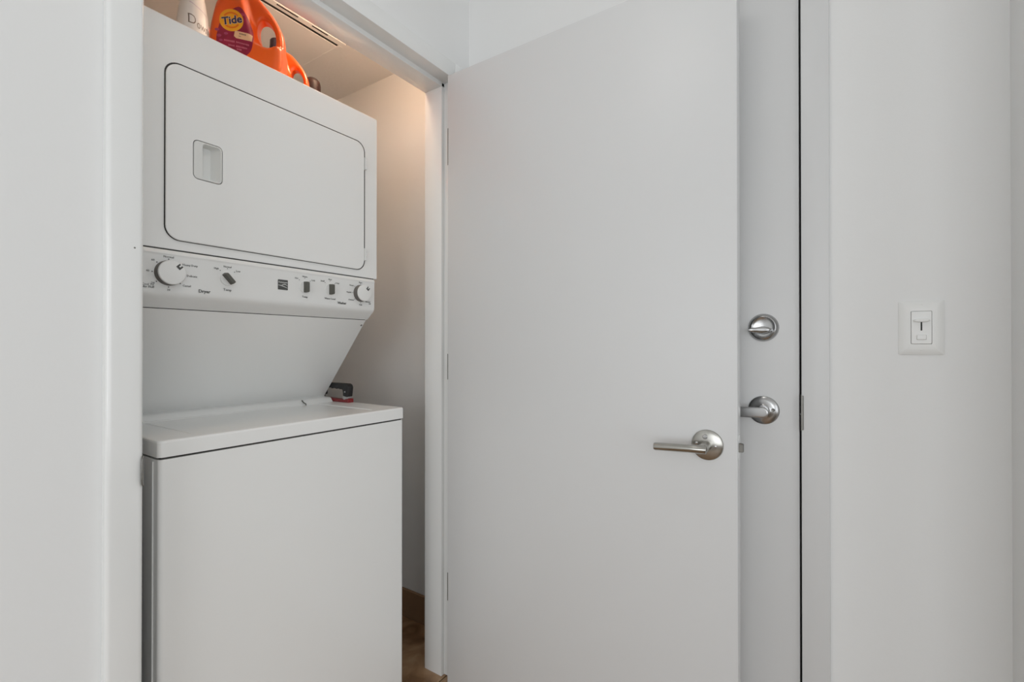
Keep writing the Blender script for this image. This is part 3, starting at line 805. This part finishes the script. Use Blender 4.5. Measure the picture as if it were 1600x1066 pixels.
for px_, py_, r in ((377, 20, 2.6), (338, 47, 2.4), (341, 56, 2.6), (352, 52, 2.2), (344, 63, 2.0)):
    b = poly_bm(circ(px2(px_, py_), r * 0.0017, 10, 1.5)); me = bpy.data.meshes.new('t'); b.to_mesh(me); b.free(); sm.from_mesh(me); bpy.data.meshes.remove(me)
local_part('petal_print', drape(sm, jug_tree, 0.0007, 0.004), 'petal', lab, smooth=False)['kind'] = 'stuff'

def copy_tree(o, parent=None):
    c = o.copy(); COL.objects.link(c); c.parent = parent
    for ch in list(o.children): copy_tree(ch, c)
    return c
jug2 = copy_tree(jug)
jug2.location = (-0.345, 0.402, DTOP); jug2.rotation_euler = (0, 0, math.radians(-46)); jug2.scale = (0.73, 0.73, 0.73)
jug2['label'] = 'smaller orange detergent jug half hidden behind the large purple-labelled jug'
ob_ = bmesh.new()
lathe(ob_, [(0.024, 0), (0.0275, 0.004), (0.0275, 0.150), (0.0255, 0.168), (0.019, 0.186), (0.0115, 0.198), (0.0105, 0.204), (0.0001, 0.206)], (-0.538, 0.505, DTOP), (0, 0, 1), 32)
o = finish('orange_bottle', ob_, 'orange', loc=(-0.538, 0.505, DTOP)); tag(o, 'slim orange bottle peeking out between the softener bottle and the front jug', 'bottle')

# fabric softener bottle
sb_loc = (-0.6470, 0.318, DTOP)
soft = thing('softener_bottle', sb_loc, 'white fabric softener bottle at the left end of the dryer top', 'softener bottle')
soft.rotation_euler = (0, 0, math.radians(20))
sbm = bmesh.new()
loops = []
for z, hwid, hd_ in ((0.0, .032, .022), (0.004, .036, .025), (0.03, .0385, .027), (0.075, .0380, .027), (0.105, .0345, .026), (0.133, .0285, .024), (0.156, .0235, .021), (0.180, .0195, .0185), (0.195, .0165, .0165), (0.205, .0155, .0155), (0.225, .0155, .0155)):
    pts = []
    for k in range(40):
        a = 2 * PI * k / 40
        c, s = math.cos(a), math.sin(a)
        pts.append((hwid * math.copysign(abs(c) ** 0.75, c), hd_ * math.copysign(abs(s) ** 0.75, s), z))
    loops.append(pts)
loft(sbm, loops)
soft_tree = BVHTree.FromBMesh(sbm)
local_part('body', sbm, 'soft', soft, angle=60)
cbm = bmesh.new(); lathe(cbm, [(0.0165, 0.207), (0.0215, 0.207), (0.022, 0.211), (0.0205, 0.250), (0.019, 0.253), (0.0001, 0.2535)], (0, 0, 0), (0, 0, 1), 30)
local_part('cap', cbm, 'softcap', soft)
def stext(body_, size, x, z, m, off, bold=0.0, name='lettering', xs=1.0):
    t = text_bm(body_, size, depth=0.0, bold=bold)
    t.transform(Matrix.Translation((x, 0, z)) @ FACE_Y @ Matrix.Diagonal((xs, 1, 1, 1)))
    return local_part(name, drape(t, soft_tree, off, 0.006), m, soft, smooth=False)
stext('D', 0.036, -0.0245, 0.0725, 'sage', 0.0006, -0.0003, xs=0.72)
stext('owny', 0.0310, 0.0085, 0.0675, 'sage', 0.0006, -0.0003, xs=0.66)
bnd = poly_bm([(-0.027, 0.118), (-0.015, 0.113), (0.0, 0.110), (0.015, 0.106), (0.027, 0.099), (0.027, 0.1005), (0.015, 0.108), (0.0, 0.1125), (-0.015, 0.1155), (-0.027, 0.121)])
local_part('label_band', drape(bnd, soft_tree, 0.0005, 0.005), 'softcap', soft, smooth=False)

# dark amber jar further right
am = bmesh.new()
lathe(am, [(0.025, 0), (0.0275, 0.003), (0.0275, 0.105), (0.0280, 0.110), (0.0280, 0.126), (0.0255, 0.138), (0.018, 0.1465), (0.009, 0.1495), (0.0001, 0.150)], (-0.242, 0.405, DTOP), (0, 0, 1), 36)
o = finish('amber_jar', am, 'amber', loc=(-0.242, 0.405, DTOP)); tag(o, 'dark reddish brown jar with a domed top, rightmost on the dryer', 'jar')

# ------------------------------------------------------------------ hand tool on the washer
tl = thing('hand_tool', (-0.137, 0.42, WT), 'narrow hand tool with black grip and red base on the washer corner', 'hand tool')
tb_ = bmesh.new()
prism(tb_, [(0.330, WT + 0.0002), (0.515, WT + 0.0002), (0.520, WT + 0.006), (0.520, WT + 0.0135), (0.372, WT + 0.0095), (0.356, WT + 0.0085), (0.348, WT + 0.0115), (0.332, WT + 0.0145)], -0.1485, -0.1255, 'x')
finish('base', bevel_all(tb_, 0.001, 1), 'red', tl)
br = bmesh.new()
prism(br, [(0.337, WT + 0.0125), (0.362, WT + 0.0085), (0.366, WT + 0.014), (0.366, WT + 0.030), (0.337, WT + 0.030)], -0.1445, -0.1295, 'x')
finish('bracket', br, 'chrome', tl); br = bmesh.new()
prism(br, [(0.485, WT + 0.012), (0.510, WT + 0.013), (0.510, WT + 0.040), (0.485, WT + 0.040)], -0.1445, -0.1295, 'x')
finish('bracket', br, 'chrome', tl)
gr = bmesh.new()
gp = [(0.333, WT + 0.040), (0.336, WT + 0.021), (0.341, WT + 0.0195), (0.358, WT + 0.0215), (0.362, WT + 0.0245), (0.364, WT + 0.043), (0.372, WT + 0.0465), (0.380, WT + 0.0450), (0.390, WT + 0.0485), (0.400, WT + 0.0455), (0.412, WT + 0.0490), (0.424, WT + 0.0460), (0.436, WT + 0.0495), (0.455, WT + 0.048),
      (0.478, WT + 0.044), (0.480, WT + 0.022), (0.512, WT + 0.022), (0.514, WT + 0.055), (0.505, WT + 0.0665), (0.480, WT + 0.0665), (0.40, WT + 0.0665), (0.345, WT + 0.0665), (0.336, WT + 0.0625), (0.3315, WT + 0.054)]
prism(gr, gp, -0.148, -0.126, 'x')
gripo = finish('grip', bevel_all(gr, 0.0018, 2), 'black', tl)
rv = bmesh.new(); lathe(rv, [(0.0034, 0), (0.003, 0.0012), (0.0001, 0.0018)], (-0.1479, 0.3495, WT + 0.0375), (-1, 0, 0), 14)
finish('rivet', rv, 'chrome', gripo)

# ------------------------------------------------------------------ ceiling access panel in the closet
ap = thing('access_panel', (-0.30, 0.79, CC), 'white access panel with dark slots in the closet ceiling', 'access panel')
px0, px1, py0, py1 = -0.62, -0.021, 0.512, 1.08
fr = bmesh.new()
for b in ((px0, px1, py0, py0 + 0.026), (px0, px1, py1 - 0.026, py1), (px0, px0 + 0.026, py0 + 0.026, py1 - 0.026), (px1 - 0.018, px1, py0 + 0.026, py1 - 0.026)):
    box(fr, b[0], b[1], b[2], b[3], CC - 0.005, CC - 0.0002, 0.001, 1)
finish('frame', fr, 'panelc', ap)
finish('edge_gap', bx(px0 - 0.0025, px1 + 0.0025, py0 - 0.0008, py1 + 0.0025, CC - 0.0012, CC - 0.0001), 'dark', ap)
finish('reveal', bx(px0 + 0.02, px1 - 0.016, py0 + 0.02, py1 - 0.02, CC - 0.0022, CC - 0.0003), 'dark', ap)
finish('leaf', bx(px0 + 0.030, px1 - 0.0175, py0 + 0.0385, py1 - 0.03, CC - 0.0052, CC - 0.0024, 0.0008, 1), 'panelc', ap)
for x0, x1 in ((-0.3034, -0.2234), (-0.1672, -0.1007), (-0.45, -0.37)):
    finish('slot', bx(x0, x1, 0.5165, 0.5220, CC - 0.0056, CC - 0.0048), 'dark', ap)

# ------------------------------------------------------------------ closet lamp above the door, unseen hall lamp added as fill light
cl = thing('closet_lamp', (-0.22, 0.118, 2.225), 'small warm glass wall lamp inside the closet above the door', 'lamp')
pb_ = bmesh.new(); lathe(pb_, [(0.045, 0), (0.045, 0.010), (0.036, 0.016), (0.022, 0.022), (0.022, 0.038)], (-0.22, 0.1185, 2.225), (0, 1, 0), 28)
finish('base', pb_, 'trim', cl)
gl = bmesh.new(); lathe(gl, [(0.022, 0.036), (0.034, 0.044), (0.040, 0.064), (0.034, 0.086), (0.018, 0.098), (0.0001, 0.101)], (-0.22, 0.1185, 2.225), (0, 1, 0), 28)
finish('globe', gl, 'glass_lamp', cl)
hl = thing('hall_fill_lamp', (-0.75, -0.72, CH), 'unseen round white lamp added to the hall as fill light', 'ceiling lamp')
rb_ = bmesh.new(); lathe(rb_, [(0.17, 0), (0.17, 0.02), (0.155, 0.03), (0.155, 0.012)], (-0.75, -0.72, CH - 0.0005), (0, 0, -1), 40)
finish('rim', rb_, 'trim', hl)
df = bmesh.new(); lathe(df, [(0.154, 0.012), (0.154, 0.028), (0.14, 0.042), (0.09, 0.055), (0.0001, 0.06)], (-0.75, -0.72, CH - 0.0005), (0, 0, -1), 40)
finish('diffuser', df, 'diff', hl)

for ob in bpy.data.objects:
    if '_w' in ob: del ob['_w']
